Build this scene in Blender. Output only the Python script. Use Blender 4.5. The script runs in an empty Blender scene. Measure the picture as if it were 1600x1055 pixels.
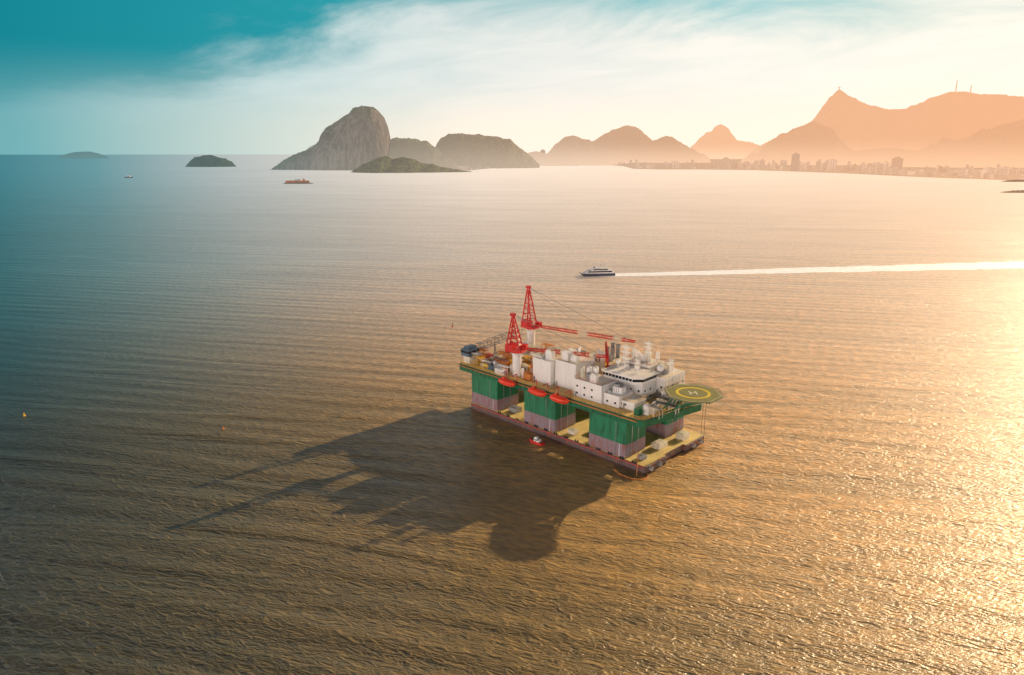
import bpy, math, random
from mathutils import Vector, noise, Matrix
random.seed(7)
H=120.0; F=1081.0; TH=math.radians(14.9); CS=math.cos(TH); SN=math.sin(TH)
col=bpy.context.scene.collection
SUNV=Vector((0.758,0.652,0)).normalized(); SEL=math.radians(18.6)

def wpt(px,py,z=0.0):
    u=px-800; v=527.5-py
    Y=F*CS+v*SN; Z=-F*SN+v*CS; t=(H-z)/-Z
    return Vector((u*t,Y*t,z))
def at(px,py,Y):
    u=px-800; v=527.5-py
    d=(F*Y*SN-v*Y*CS)/(v*SN+F*CS)
    return Vector((u*(Y*CS+d*SN)/F,Y,H-d))

def tag(o,label=None,cat=None,group=None,kind=None):
    if label:o['label']=label
    if cat:o['category']=cat
    if group:o['group']=group
    if kind:o['kind']=kind
    return o
def empty(name,loc,rz=0):
    o=bpy.data.objects.new(name,None); col.objects.link(o); o.location=loc; o.rotation_euler=(0,0,rz); return o

class MB:
    def __init__(s): s.v=[]; s.f=[]
    def add(s,vs,fs):
        n=len(s.v); s.v+= [tuple(v) for v in vs]; s.f+=[tuple(i+n for i in f) for f in fs]; return s
    def box(s,x0,x1,y0,y1,z0,z1):
        return s.add([(x0,y0,z0),(x1,y0,z0),(x1,y1,z0),(x0,y1,z0),(x0,y0,z1),(x1,y0,z1),(x1,y1,z1),(x0,y1,z1)],
          [(0,3,2,1),(4,5,6,7),(0,1,5,4),(1,2,6,5),(2,3,7,6),(3,0,4,7)])
    def prism(s,pts,z0,z1):
        n=len(pts)
        vs=[(p[0],p[1],z0) for p in pts]+[(p[0],p[1],z1) for p in pts]
        fs=[tuple(range(n-1,-1,-1)),tuple(range(n,2*n))]+[(i,(i+1)%n,(i+1)%n+n,i+n) for i in range(n)]
        return s.add(vs,fs)
    def sideprism(s,pts,y0,y1):
        n=len(pts)
        vs=[(p[0],y0,p[1]) for p in pts]+[(p[0],y1,p[1]) for p in pts]
        fs=[tuple(range(n)),tuple(range(2*n-1,n-1,-1))]+[((i+1)%n,i,i+n,(i+1)%n+n) for i in range(n)]
        return s.add(vs,fs)
    def tube(s,p,q,r,n=4,r2=None,cap=True):
        p=Vector(p);q=Vector(q);d=q-p
        if d.length<1e-6:return s
        d.normalize(); a=d.orthogonal().normalized(); b=d.cross(a); r2=r if r2 is None else r2
        o=math.pi/n
        vs=[p+(a*math.cos(2*math.pi*i/n+o)+b*math.sin(2*math.pi*i/n+o))*r for i in range(n)]
        vs+=[q+(a*math.cos(2*math.pi*i/n+o)+b*math.sin(2*math.pi*i/n+o))*r2 for i in range(n)]
        fs=[(i,(i+1)%n,(i+1)%n+n,i+n) for i in range(n)]
        if cap: fs+=[tuple(range(n-1,-1,-1)),tuple(range(n,2*n))]
        return s.add(vs,fs)
    def lattice(s,p,q,w0,w1,n,r,rd=None):
        p=Vector(p);q=Vector(q);d=(q-p).normalized()
        up=Vector((0,0,1)) if abs(d.z)<.8 else Vector((1,0,0))
        a=d.cross(up).normalized(); b=a.cross(d).normalized(); rd=rd or r*.6
        def c(t,i):
            w=(w0+(w1-w0)*t)/2; sx=(-1,1,1,-1)[i]; sy=(-1,-1,1,1)[i]
            return p+(q-p)*t+a*w*sx+b*w*sy
        for i in range(4): s.tube(c(0,i),c(1,i),r,4)
        for k in range(n):
            t0=k/n;t1=(k+1)/n
            for i in range(4):
                j=(i+1)%4
                if k%2: s.tube(c(t0,i),c(t1,j),rd,3,cap=False)
                else: s.tube(c(t0,j),c(t1,i),rd,3,cap=False)
                s.tube(c(t0,i),c(t0,j),rd,3,cap=False)
        return s
    def rail(s,pts,h=1.2,step=3,r=.06,closed=False):
        P=[Vector(p) for p in pts]
        if closed:P.append(P[0])
        for a,b in zip(P[:-1],P[1:]):
            n=max(1,int((b-a).length/step))
            for k in range(n+1):
                c=a+(b-a)*k/n; s.tube(c,c+Vector((0,0,h)),r,3,cap=False)
            for hh in (h,h*.5):
                z=Vector((0,0,hh)); s.tube(a+z,b+z,r,3,cap=False)
        return s
    def build(s,name,mat,parent=None,smooth=False,bevel=0):
        me=bpy.data.meshes.new(name); me.from_pydata(s.v,[],s.f); me.update()
        if smooth:
            for p in me.polygons:p.use_smooth=True
        me.materials.append(mat)
        o=bpy.data.objects.new(name,me); col.objects.link(o)
        if parent is not None:o.parent=parent
        if bevel:
            m=o.modifiers.new('b','BEVEL'); m.width=bevel; m.segments=3; m.limit_method='ANGLE'
        return o

class NT:
    def __init__(s,nt): s.nt=nt; s.n=nt.nodes; s.l=nt.links
    def new(s,t): return s.n.new(t)
    def put(s,sock,v):
        if isinstance(v,bpy.types.NodeSocket): s.l.new(v,sock)
        else:
            if hasattr(sock.default_value,'__len__') and not hasattr(v,'__len__'): v=(v,)*len(sock.default_value)
            if hasattr(v,'__len__') and len(v)==3 and len(sock.default_value)==4: v=tuple(v)+(1,)
            sock.default_value=v
    def m(s,op,a,b=0.0,c=0.0,clamp=False):
        n=s.new('ShaderNodeMath'); n.operation=op; n.use_clamp=clamp
        s.put(n.inputs[0],a); s.put(n.inputs[1],b); s.put(n.inputs[2],c); return n.outputs[0]
    def vm(s,op,a,b=(0,0,0)):
        n=s.new('ShaderNodeVectorMath'); n.operation=op; s.put(n.inputs[0],a); s.put(n.inputs[1],b)
        return n.outputs['Value'] if op in('DOT_PRODUCT','LENGTH') else n.outputs[0]
    def mix(s,f,a,b,bt='MIX'):
        n=s.new('ShaderNodeMix'); n.data_type='RGBA'; n.blend_type=bt
        s.put(n.inputs[0],f); s.put(n.inputs[6],a); s.put(n.inputs[7],b); return n.outputs[2]
    def ramp(s,f,stops):
        n=s.new('ShaderNodeValToRGB'); e=n.color_ramp.elements
        while len(e)<len(stops): e.new(0.5)
        for i,(p,c) in enumerate(stops):
            e[i].position=p; e[i].color=(*c,1) if hasattr(c,'__len__') else (c,c,c,1)
        s.put(n.inputs[0],f); return n.outputs[0]
    def noise(s,vec,scale,detail=3,rough=.5,dist=0):
        n=s.new('ShaderNodeTexNoise'); s.put(n.inputs['Vector'],vec); n.inputs['Scale'].default_value=scale
        n.inputs['Detail'].default_value=detail; n.inputs['Roughness'].default_value=rough; n.inputs['Distortion'].default_value=dist
        return n.outputs['Fac']
    def ridge(s,n):
        return s.m('SUBTRACT',1.0,s.m('ABSOLUTE',s.m('MULTIPLY_ADD',n,4.0,-2.0)))
    def wave(s,vec,wl,dist,dscale,axis='Y',detail=2):
        n=s.new('ShaderNodeTexWave'); n.wave_type='BANDS'; n.bands_direction=axis; n.wave_profile='SIN'
        s.put(n.inputs['Vector'],vec); n.inputs['Scale'].default_value=.314/wl; n.inputs['Distortion'].default_value=dist
        n.inputs['Detail'].default_value=detail; n.inputs['Detail Scale'].default_value=dscale; n.inputs['Detail Roughness'].default_value=.5
        return n.outputs['Fac']
    def smooth(s,x,a,b):
        n=s.new('ShaderNodeMapRange'); n.interpolation_type='SMOOTHSTEP'
        s.put(n.inputs[0],x); n.inputs[1].default_value=a; n.inputs[2].default_value=b; return n.outputs[0]
    def lin(s,x,a,b,c=0,d=1):
        n=s.new('ShaderNodeMapRange'); s.put(n.inputs[0],x)
        for i,v in enumerate((a,b,c,d)): n.inputs[i+1].default_value=v
        return n.outputs[0]
    def mapping(s,vec,scale=(1,1,1),rz=0,loc=(0,0,0)):
        n0=s.new('ShaderNodeMapping'); s.put(n0.inputs[0],vec); n0.inputs['Rotation'].default_value=(0,0,rz)
        n=s.new('ShaderNodeMapping'); s.put(n.inputs[0],n0.outputs[0]); n.inputs['Scale'].default_value=scale
        n.inputs['Location'].default_value=loc; return n.outputs[0]
    def sep(s,v):
        n=s.new('ShaderNodeSeparateXYZ'); s.put(n.inputs[0],v); return n.outputs

def newmat(name):
    m=bpy.data.materials.new(name); m.use_nodes=True; t=NT(m.node_tree)
    return m,t,m.node_tree.nodes['Principled BSDF'],m.node_tree.nodes['Material Output']
def mat(name,c,rough=.6,metal=0,var=.25,scale=.6,dirt=None,streak=True):
    m,t,b,o=newmat(name)
    g=t.new('ShaderNodeNewGeometry').outputs['Position']
    n=t.noise(t.mapping(g,(1,1,.25) if streak else (1,1,1)),scale,5,.65)
    k=t.smooth(n,.35,.7)
    dk=dirt or tuple(x*(1-var*1.4) for x in c)
    t.put(b.inputs['Base Color'],t.mix(t.m('MULTIPLY',k,.8 if not dirt else var*2),c,dk))
    b.inputs['Roughness'].default_value=rough; b.inputs['Metallic'].default_value=metal
    return m

def haze_color(t):  # haze tint by bearing from the sun, painted into materials
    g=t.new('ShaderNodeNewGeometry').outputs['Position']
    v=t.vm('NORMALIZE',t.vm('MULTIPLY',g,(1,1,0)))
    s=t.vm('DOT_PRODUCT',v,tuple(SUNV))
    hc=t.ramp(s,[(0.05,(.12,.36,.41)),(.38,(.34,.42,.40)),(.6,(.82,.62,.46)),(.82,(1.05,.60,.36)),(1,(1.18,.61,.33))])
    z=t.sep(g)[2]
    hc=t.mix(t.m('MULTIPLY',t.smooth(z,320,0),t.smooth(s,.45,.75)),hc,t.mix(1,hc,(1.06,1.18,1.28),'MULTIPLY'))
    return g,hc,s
def hazy(name,c1,c2,haze,scale=.02,c3=None,lowfog=0.15,bump=12,steep=.62):
    m,t,b,o=newmat(name)
    g,hc,_=haze_color(t)
    n=t.noise(g,scale,8,.7)
    base=t.mix(t.smooth(n,.40,.60),c1,c2)
    if c3:
        nz=t.sep(t.new('ShaderNodeNewGeometry').outputs['Normal'])[2]
        k=t.m('ADD',nz,t.m('MULTIPLY',t.m('SUBTRACT',t.noise(g,.008,6,.7),.5),1.3))
        st=t.noise(t.mapping(g,(1,1,.16)),.035,6,.75)
        base=t.mix(t.smooth(k,steep,steep-.12),base,t.mix(t.smooth(st,.40,.58),c3,tuple(x*.28 for x in c3)))
    t.put(b.inputs['Base Color'],base); b.inputs['Roughness'].default_value=.95; b.inputs['Specular IOR Level'].default_value=.05
    if bump:
        bn=t.new('ShaderNodeBump'); bn.inputs['Distance'].default_value=bump; t.put(bn.inputs['Height'],n); t.l.new(bn.outputs[0],b.inputs['Normal'])
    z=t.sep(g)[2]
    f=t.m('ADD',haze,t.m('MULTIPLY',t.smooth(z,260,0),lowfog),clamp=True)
    e=t.new('ShaderNodeEmission'); t.put(e.inputs[0],hc)  # aerial haze painted onto the surface as emission
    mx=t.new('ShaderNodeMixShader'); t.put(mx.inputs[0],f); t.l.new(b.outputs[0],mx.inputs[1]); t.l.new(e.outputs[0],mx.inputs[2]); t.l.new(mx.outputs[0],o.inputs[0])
    return m

# ------------------------------------------------------------ world
w=bpy.data.worlds.new("World"); bpy.context.scene.world=w; w.use_nodes=True
t=NT(w.node_tree); bg=w.node_tree.nodes['Background']
d=t.new('ShaderNodeTexCoord').outputs['Generated']
xyz=t.sep(d)
hv=t.vm('NORMALIZE',t.vm('MULTIPLY',d,(1,1,0)))
s=t.vm('DOT_PRODUCT',hv,tuple(SUNV)); s01=t.lin(s,-1,1)
el=t.m('MULTIPLY',t.m('ARCSINE',xyz[2]),57.2958)
def P(x): return (x+1)/2
hor=t.ramp(s01,[(0,(.5,.48,.45)),(P(-.35),(.40,.44,.44)),(P(.0),(.11,.38,.43)),(P(.12),(.19,.47,.50)),(P(.38),(.66,.75,.69)),(P(.62),(1.12,.97,.81)),(P(.87),(1.24,1.0,.82)),(P(1),(1.4,1.02,.78))])
up=t.ramp(s01,[(0,(.25,.30,.32)),(P(-.3),(.20,.32,.34)),(P(.05),(.0,.23,.29)),(P(.55),(.02,.36,.42)),(P(.85),(.30,.62,.64)),(P(1),(.62,.74,.68))])
base=t.mix(t.smooth(el,0.0,7.5),hor,up)
az=t.m('MULTIPLY',t.m('ARCTAN2',xyz[0],xyz[1]),57.2958)
cv=t.new('ShaderNodeCombineXYZ'); t.put(cv.inputs[0],az); t.put(cv.inputs[1],el)
cm=t.mapping(cv.outputs[0],(.045,.20,1),math.radians(-4))
n1=t.noise(cm,1.0,7,.62,.6); n2=t.noise(t.mapping(cv.outputs[0],(.09,.5,1),math.radians(-5)),1,6,.6,.7)
bnd=t.m('MINIMUM',t.m('MULTIPLY_ADD',t.m('SUBTRACT',s,.07),21,.8),11.0)
bound=t.m('ADD',bnd,t.m('MULTIPLY',t.m('SUBTRACT',n1,.5),15))
cl=t.smooth(t.m('SUBTRACT',bound,el),-3.0,3.5)
cl=t.m('MULTIPLY',cl,t.lin(n2,.25,.62,.76,1.0))
ccol=t.ramp(s01,[(0,(.4,.38,.35)),(P(.1),(.30,.54,.60)),(P(.4),(.66,.79,.79)),(P(.7),(1.02,.96,.89)),(P(1),(1.16,1.05,.90))])
ccol=t.mix(t.smooth(el,6,1),ccol,hor)
sky=t.mix(t.m('MULTIPLY',cl,.93),base,ccol)
mid=t.ramp(s01,[(0,(.03,.08,.13)),(P(0),(.06,.18,.25)),(P(.3),(.12,.30,.42)),(P(.58),(.20,.34,.44)),(P(.8),(1.1,.85,.62)),(P(1),(2.6,1.6,.95))])
sky=t.mix(t.smooth(el,11.3,13.5),sky,mid)
zen=t.ramp(s01,[(0,(.002,.018,.05)),(P(0),(.004,.03,.065)),(P(.5),(.003,.07,.15)),(P(.70),(.01,.07,.13)),(P(.85),(.25,.19,.13)),(P(1),(.75,.44,.20))])
sky=t.mix(t.smooth(el,14,25),sky,zen)
bk=t.m('MULTIPLY',t.smooth(s,.05,-.5),t.smooth(el,9,2))  # added bright band behind the camera, fills the platform's shaded walls
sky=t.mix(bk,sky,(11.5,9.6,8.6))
ns=t.new('ShaderNodeTexSky'); ns.sky_type='NISHITA'; ns.sun_disc=False; ns.sun_elevation=SEL; ns.sun_rotation=math.atan2(SUNV.x,SUNV.y)
nsc=t.vm('MULTIPLY',ns.outputs[0],(.08,.08,.08))
sky=t.mix(.03,sky,nsc)
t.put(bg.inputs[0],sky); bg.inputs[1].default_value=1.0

sl=bpy.data.lights.new('sun','SUN'); sl.energy=5; sl.angle=math.radians(.5); sl.color=(1,.76,.48)
so=bpy.data.objects.new('sun',sl); col.objects.link(so)
tosun=Vector((SUNV.x*math.cos(SEL),SUNV.y*math.cos(SEL),math.sin(SEL)))
so.rotation_euler=(-tosun).to_track_quat('-Z','Y').to_euler(); so.location=(200,200,200)

cam=bpy.data.cameras.new('camera'); co=bpy.data.objects.new('camera',cam); col.objects.link(co)
co.location=(0,0,H); co.rotation_euler=(math.radians(90)-TH,0,0); cam.sensor_width=36; cam.lens=36*F/1600
cam.clip_end=200000; cam.clip_start=1; bpy.context.scene.camera=co
bpy.context.scene.view_settings.view_transform='Standard'

# ------------------------------------------------------------ water
m_water,t,b,o=newmat('sea_water')
g,hc,sdir=haze_color(t); gx=t.sep(g)
r=t.vm('LENGTH',t.vm('MULTIPLY',g,(1,1,0)))
wB=t.noise(t.mapping(g,(.19,.58,1),math.radians(22)),1,3,.55,.3)
wC=t.noise(t.mapping(g,(.28,.68,1),math.radians(-12)),1,3,.55,.3)
W3=t.wave(t.mapping(g,(.3,1,1),math.radians(14)),13,6.0,.03)
wS=t.noise(t.mapping(g,(.005,.036,1),math.radians(9)),1,4,.6,1.0)
patch=t.lin(t.noise(t.mapping(g,(.0018,.010,1),math.radians(6)),1,5,.65,.6),.32,.68,.5,1.35)
h=t.m('ADD',t.m('MULTIPLY',t.ridge(wB),.34),t.m('MULTIPLY',t.ridge(wC),.19))
fade=t.lin(r,300,3500,1.0,.9)
h=t.m('MULTIPLY',t.m('MULTIPLY',h,patch),fade)
h=t.m('ADD',h,t.m('ADD',t.m('MULTIPLY',wS,3.5),t.m('MULTIPLY',W3,.42)))
bn=t.new('ShaderNodeBump'); bn.inputs['Strength'].default_value=1; bn.inputs['Distance'].default_value=1.0
t.put(bn.inputs['Height'],h); t.l.new(bn.outputs[0],b.inputs['Normal'])
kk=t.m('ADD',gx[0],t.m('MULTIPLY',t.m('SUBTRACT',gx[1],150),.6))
near=t.ramp(t.lin(kk,-150,350),[(0,(.020,.028,.016)),(.18,(.15,.115,.042)),(.32,(.31,.20,.058)),(.46,(.58,.34,.10)),(.62,(.82,.46,.15)),(1,(.95,.56,.26))])  # golden sun glow and dark left side painted into the near water colour
farc=t.ramp(t.lin(t.m('DIVIDE',gx[0],gx[1]),-.75,.75),[(0,(.04,.17,.20)),(.22,(.34,.42,.42)),(.42,(.72,.60,.50)),(1,(.98,.66,.42))])  # teal to peach sky glow painted into the far water colour
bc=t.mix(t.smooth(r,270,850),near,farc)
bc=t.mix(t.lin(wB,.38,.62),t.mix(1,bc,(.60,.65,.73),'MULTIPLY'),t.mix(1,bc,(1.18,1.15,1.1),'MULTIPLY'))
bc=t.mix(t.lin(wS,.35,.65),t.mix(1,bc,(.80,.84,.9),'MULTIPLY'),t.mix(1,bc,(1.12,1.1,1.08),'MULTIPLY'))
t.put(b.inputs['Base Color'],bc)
t.put(b.inputs['Roughness'],t.lin(r,150,2500,.42,.38))
b.inputs['Metallic'].default_value=0
b.inputs['IOR'].default_value=2.0
b.inputs['Specular Tint'].default_value=(1,.94,.86,1)
e=t.new('ShaderNodeEmission')  # hazy sky glow on distant water, painted as emission
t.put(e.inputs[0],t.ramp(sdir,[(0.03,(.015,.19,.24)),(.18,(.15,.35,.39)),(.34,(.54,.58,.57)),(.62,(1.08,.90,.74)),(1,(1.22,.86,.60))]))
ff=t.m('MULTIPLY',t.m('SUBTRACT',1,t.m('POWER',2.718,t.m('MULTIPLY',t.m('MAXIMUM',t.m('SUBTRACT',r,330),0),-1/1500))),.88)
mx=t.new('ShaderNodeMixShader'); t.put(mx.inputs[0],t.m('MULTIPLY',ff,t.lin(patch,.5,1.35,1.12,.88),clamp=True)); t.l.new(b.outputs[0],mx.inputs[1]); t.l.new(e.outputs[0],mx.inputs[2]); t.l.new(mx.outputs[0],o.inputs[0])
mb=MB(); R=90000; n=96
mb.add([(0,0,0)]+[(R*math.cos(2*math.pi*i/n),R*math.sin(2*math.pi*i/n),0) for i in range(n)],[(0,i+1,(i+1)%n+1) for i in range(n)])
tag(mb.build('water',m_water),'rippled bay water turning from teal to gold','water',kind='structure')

# ------------------------------------------------------------ hills
def hill(name,label,prof,Y,thick,m,rough=.08,p=2.0,q=.9,nx=150,ny=48,seed=0,base=-6):
    pts=[at(x,y,Y) for x,y in prof]
    X0,X1=pts[0].x,pts[-1].x; hm=max(q_.z for q_ in pts)
    vs=[];fs=[]
    for i in range(nx+1):
        X=X0+(X1-X0)*i/nx
        for a,c in zip(pts[:-1],pts[1:]):
            if a.x<=X<=c.x+1e-6:
                k=(X-a.x)/max(1e-6,c.x-a.x); k2=k*k*(3-2*k)*.35+k*.65; hh=a.z+(c.z-a.z)*k2; break
        else: hh=pts[-1].z
        hh=max(hh,0)
        T=thick*(.25+.75*(hh/hm)**.6)
        for j in range(ny+1):
            v=-1+2*j/ny
            y=Y+v*T
            sh=max(0,1-abs(v)**p)**q
            nn=noise.fractal(Vector((X/180+seed*7,y/180,seed)),1.0,2.1,5)
            n3=1-2*abs(noise.noise(Vector((X/90+seed*3,y/160,seed))))
            n4=noise.fractal(Vector((X/28+seed*7,y/28,seed)),1.0,2.1,3)
            env=sh*min(1,hh/(hm*.3+1))*(.08+.92*min(1,abs(v)*2.0))
            zz=hh*sh+(nn*rough*hm+(n3-.4)*rough*.8*hm)*env+n4*min(hm*.02,5)*sh
            if sh<=.001 : zz=base
            vs.append((X,y,zz+base*(1-sh)))
    for i in range(nx):
        for j in range(ny):
            a=i*(ny+1)+j; fs.append((a,a+ny+1,a+ny+2,a+1))
    o=MB().add(vs,fs).build(name,m,smooth=True)
    tag(o,label,'hill',kind='structure'); return o
G1=(.014,.030,.010);G2=(.07,.085,.025);RK=(.19,.155,.14)
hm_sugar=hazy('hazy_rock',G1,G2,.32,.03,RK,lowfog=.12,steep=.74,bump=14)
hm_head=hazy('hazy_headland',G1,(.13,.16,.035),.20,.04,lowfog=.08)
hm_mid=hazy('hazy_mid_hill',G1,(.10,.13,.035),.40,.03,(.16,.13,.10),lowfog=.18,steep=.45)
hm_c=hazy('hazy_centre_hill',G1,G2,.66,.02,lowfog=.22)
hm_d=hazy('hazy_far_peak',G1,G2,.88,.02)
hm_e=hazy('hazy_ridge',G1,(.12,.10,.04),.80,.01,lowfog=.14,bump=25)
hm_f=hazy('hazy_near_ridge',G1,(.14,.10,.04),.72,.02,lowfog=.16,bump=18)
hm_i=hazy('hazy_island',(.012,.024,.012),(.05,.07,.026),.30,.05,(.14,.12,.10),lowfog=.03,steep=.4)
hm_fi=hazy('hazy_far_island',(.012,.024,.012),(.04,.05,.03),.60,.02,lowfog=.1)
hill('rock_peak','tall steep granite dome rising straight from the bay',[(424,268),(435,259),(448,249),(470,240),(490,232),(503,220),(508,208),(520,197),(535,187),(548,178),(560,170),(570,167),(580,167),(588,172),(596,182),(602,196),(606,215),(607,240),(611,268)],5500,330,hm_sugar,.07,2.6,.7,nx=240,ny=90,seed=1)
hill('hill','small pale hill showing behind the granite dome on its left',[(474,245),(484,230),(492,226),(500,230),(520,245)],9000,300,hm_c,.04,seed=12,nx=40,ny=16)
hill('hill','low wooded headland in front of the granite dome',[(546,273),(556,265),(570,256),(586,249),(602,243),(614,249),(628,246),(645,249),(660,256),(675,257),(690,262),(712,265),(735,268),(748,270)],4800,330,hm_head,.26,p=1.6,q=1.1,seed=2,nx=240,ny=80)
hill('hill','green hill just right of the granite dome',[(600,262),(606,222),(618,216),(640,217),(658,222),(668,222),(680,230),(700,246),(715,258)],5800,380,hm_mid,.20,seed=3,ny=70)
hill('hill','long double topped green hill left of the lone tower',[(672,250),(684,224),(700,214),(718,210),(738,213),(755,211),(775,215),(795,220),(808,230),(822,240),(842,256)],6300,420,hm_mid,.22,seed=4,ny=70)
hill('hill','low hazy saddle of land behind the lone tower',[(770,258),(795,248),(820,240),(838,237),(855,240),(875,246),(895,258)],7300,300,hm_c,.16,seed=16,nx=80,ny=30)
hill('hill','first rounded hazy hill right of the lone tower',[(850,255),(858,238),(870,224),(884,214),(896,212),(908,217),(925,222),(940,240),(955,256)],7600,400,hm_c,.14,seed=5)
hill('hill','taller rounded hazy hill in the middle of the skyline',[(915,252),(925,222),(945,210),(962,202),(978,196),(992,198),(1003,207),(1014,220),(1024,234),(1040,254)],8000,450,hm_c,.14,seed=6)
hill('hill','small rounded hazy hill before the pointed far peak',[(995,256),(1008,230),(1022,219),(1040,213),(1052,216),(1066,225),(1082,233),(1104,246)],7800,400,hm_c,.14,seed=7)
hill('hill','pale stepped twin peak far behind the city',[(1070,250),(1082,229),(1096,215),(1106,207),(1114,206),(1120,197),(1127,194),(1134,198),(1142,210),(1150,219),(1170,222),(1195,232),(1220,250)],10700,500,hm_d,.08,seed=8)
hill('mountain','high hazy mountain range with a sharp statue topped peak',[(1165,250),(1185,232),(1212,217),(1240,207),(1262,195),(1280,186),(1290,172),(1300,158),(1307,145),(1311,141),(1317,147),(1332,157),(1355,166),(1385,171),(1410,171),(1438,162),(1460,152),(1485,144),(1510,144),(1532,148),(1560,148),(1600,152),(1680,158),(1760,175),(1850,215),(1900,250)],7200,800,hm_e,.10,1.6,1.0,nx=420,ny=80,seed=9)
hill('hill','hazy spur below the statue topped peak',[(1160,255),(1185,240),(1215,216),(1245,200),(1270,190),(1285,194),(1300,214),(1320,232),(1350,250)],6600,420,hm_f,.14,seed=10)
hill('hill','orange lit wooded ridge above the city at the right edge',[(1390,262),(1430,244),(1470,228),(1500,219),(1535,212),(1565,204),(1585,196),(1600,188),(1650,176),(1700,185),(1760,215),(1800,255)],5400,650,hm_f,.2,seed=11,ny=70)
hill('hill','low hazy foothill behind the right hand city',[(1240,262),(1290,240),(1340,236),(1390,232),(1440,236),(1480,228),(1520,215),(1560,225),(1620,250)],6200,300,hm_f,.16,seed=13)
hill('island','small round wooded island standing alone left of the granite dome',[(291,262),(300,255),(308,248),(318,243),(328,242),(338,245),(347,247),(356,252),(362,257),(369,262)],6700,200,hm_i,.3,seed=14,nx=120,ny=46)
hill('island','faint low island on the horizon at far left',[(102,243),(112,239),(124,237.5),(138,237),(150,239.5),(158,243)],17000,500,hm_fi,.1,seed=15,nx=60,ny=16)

shore=[(690,270),(730,267),(770,263),(800,259.5),(850,258),(900,257.5),(950,257.5),(975,260),(990,264),(1030,265),(1100,265),(1180,266),(1250,268.5),(1320,271),(1380,274),(1440,277),(1500,279),(1560,281),(1620,284),(1750,292),(1850,300)]
sh=[wpt(*p) for p in shore]
vs=[];fs=[]
for i,p in enumerate(sh):
    d=Vector((p.x,p.y,0)).normalized()
    for k,(dd,z) in enumerate([(0,-1),(6,2.5),(400,6),(1500,22),(6000,45)]):
        q_=p+d*dd; vs.append((q_.x,q_.y,z))
for i in range(len(sh)-1):
    for k in range(4):
        a=i*5+k; fs.append((a,a+5,a+6,a+1))
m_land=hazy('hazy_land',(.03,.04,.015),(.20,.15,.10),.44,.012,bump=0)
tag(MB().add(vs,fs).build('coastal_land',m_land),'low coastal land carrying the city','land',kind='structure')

def bmat(name,c,haze):
    m,t,b,o=newmat(name); g,hc,_=haze_color(t)
    z=t.sep(g)
    fl=t.m('GREATER_THAN',t.m('FRACT',t.m('MULTIPLY',z[2],1/7.0)),.45)
    vx=t.m('GREATER_THAN',t.m('FRACT',t.m('MULTIPLY',t.m('ADD',z[0],t.m('MULTIPLY',z[1],.7)),1/9.0)),.35)
    cc=t.mix(t.m('MULTIPLY',t.m('MULTIPLY',fl,vx),.75),c,(.06,.06,.07))
    t.put(b.inputs['Base Color'],cc); b.inputs['Roughness'].default_value=.8
    e=t.new('ShaderNodeEmission'); t.put(e.inputs[0],hc)  # city haze painted over the walls as emission
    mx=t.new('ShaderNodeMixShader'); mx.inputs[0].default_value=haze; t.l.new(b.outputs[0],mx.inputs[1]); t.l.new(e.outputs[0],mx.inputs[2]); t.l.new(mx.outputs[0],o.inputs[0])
    return m
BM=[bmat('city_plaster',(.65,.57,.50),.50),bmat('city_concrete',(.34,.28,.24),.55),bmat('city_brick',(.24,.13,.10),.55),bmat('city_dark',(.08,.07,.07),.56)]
def building_mesh(wd,dp,h,kind):
    mb=MB(); mb.box(-wd/2,wd/2,-dp/2,dp/2,-4,h)
    if kind%3==0: mb.box(-wd/4,wd/5,-dp/4,dp/4,h+.01,h+4)
    elif kind%3==1: mb.box(-wd/2+2,-wd/2+8,-dp/4,dp/4,h+.01,h+5); mb.box(wd/8,wd/3,-dp/3,dp/3,h+.01,h+3)
    else: mb.box(-wd/2+3,wd/2-3,-dp/2+2,dp/2-2,h+.01,h+6)
    mb.box(-wd/2-1,wd/2+1,-dp/2-1,dp/2+1,h-1.2,h-.2)
    return mb
protos=[]
for k in range(10):
    wd=random.choice([16,22,30,45]); dp=random.choice([14,20]); h=random.choice([16,24,30,38,48])
    o=building_mesh(wd,dp,h,k).build('apartment_building',BM[(0,0,1,0,2,1,0,1,0,0)[k]]); protos.append((o,wd,h))
used=set()
zones=[(702,815,34,'pale waterfront building at the foot of the double topped green hill','waterfront buildings left of the lone tower',(12,90)),
       (815,985,40,'small hazy building along the beach under the rounded hills','beachfront buildings under the rounded hills',(10,500)),
       (985,1190,60,'hazy apartment block on the point below the pale twin peak','apartment blocks on the point',(15,600)),
       (1190,1400,84,'orange hazed apartment block below the statue topped peak','apartment blocks below the statue topped peak',(15,1100)),
       (1400,1625,76,'orange hazed low block on the shore at the right','buildings on the right hand shore',(15,1300))]
def shore_at(px):
    for a,c in zip(shore[:-1],shore[1:]):
        if a[0]<=px<=c[0]: return wpt(px,a[1]+(c[1]-a[1])*(px-a[0])/(c[0]-a[0]))
def landz(dd): return 2.5+dd/400*3.5 if dd<400 else 6+(dd-400)/1100*16
def putb(o,px,dd,label,group,sc=1):
    p=shore_at(px); d=Vector((p.x,p.y,0)).normalized(); q_=p+d*dd
    o.location=(q_.x,q_.y,landz(dd)); o.rotation_euler=(0,0,random.uniform(-.5,.5)-math.atan2(q_.x,q_.y)); o.scale=(1,1,sc)
    tag(o,label,'building',group)
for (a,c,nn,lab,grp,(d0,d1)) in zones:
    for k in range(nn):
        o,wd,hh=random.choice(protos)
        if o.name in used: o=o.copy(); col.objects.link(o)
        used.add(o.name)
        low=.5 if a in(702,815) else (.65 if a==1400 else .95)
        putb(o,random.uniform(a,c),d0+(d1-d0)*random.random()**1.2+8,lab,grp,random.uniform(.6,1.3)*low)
for o,_,_ in protos:
    if o.name not in used: bpy.data.objects.remove(o)
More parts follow.
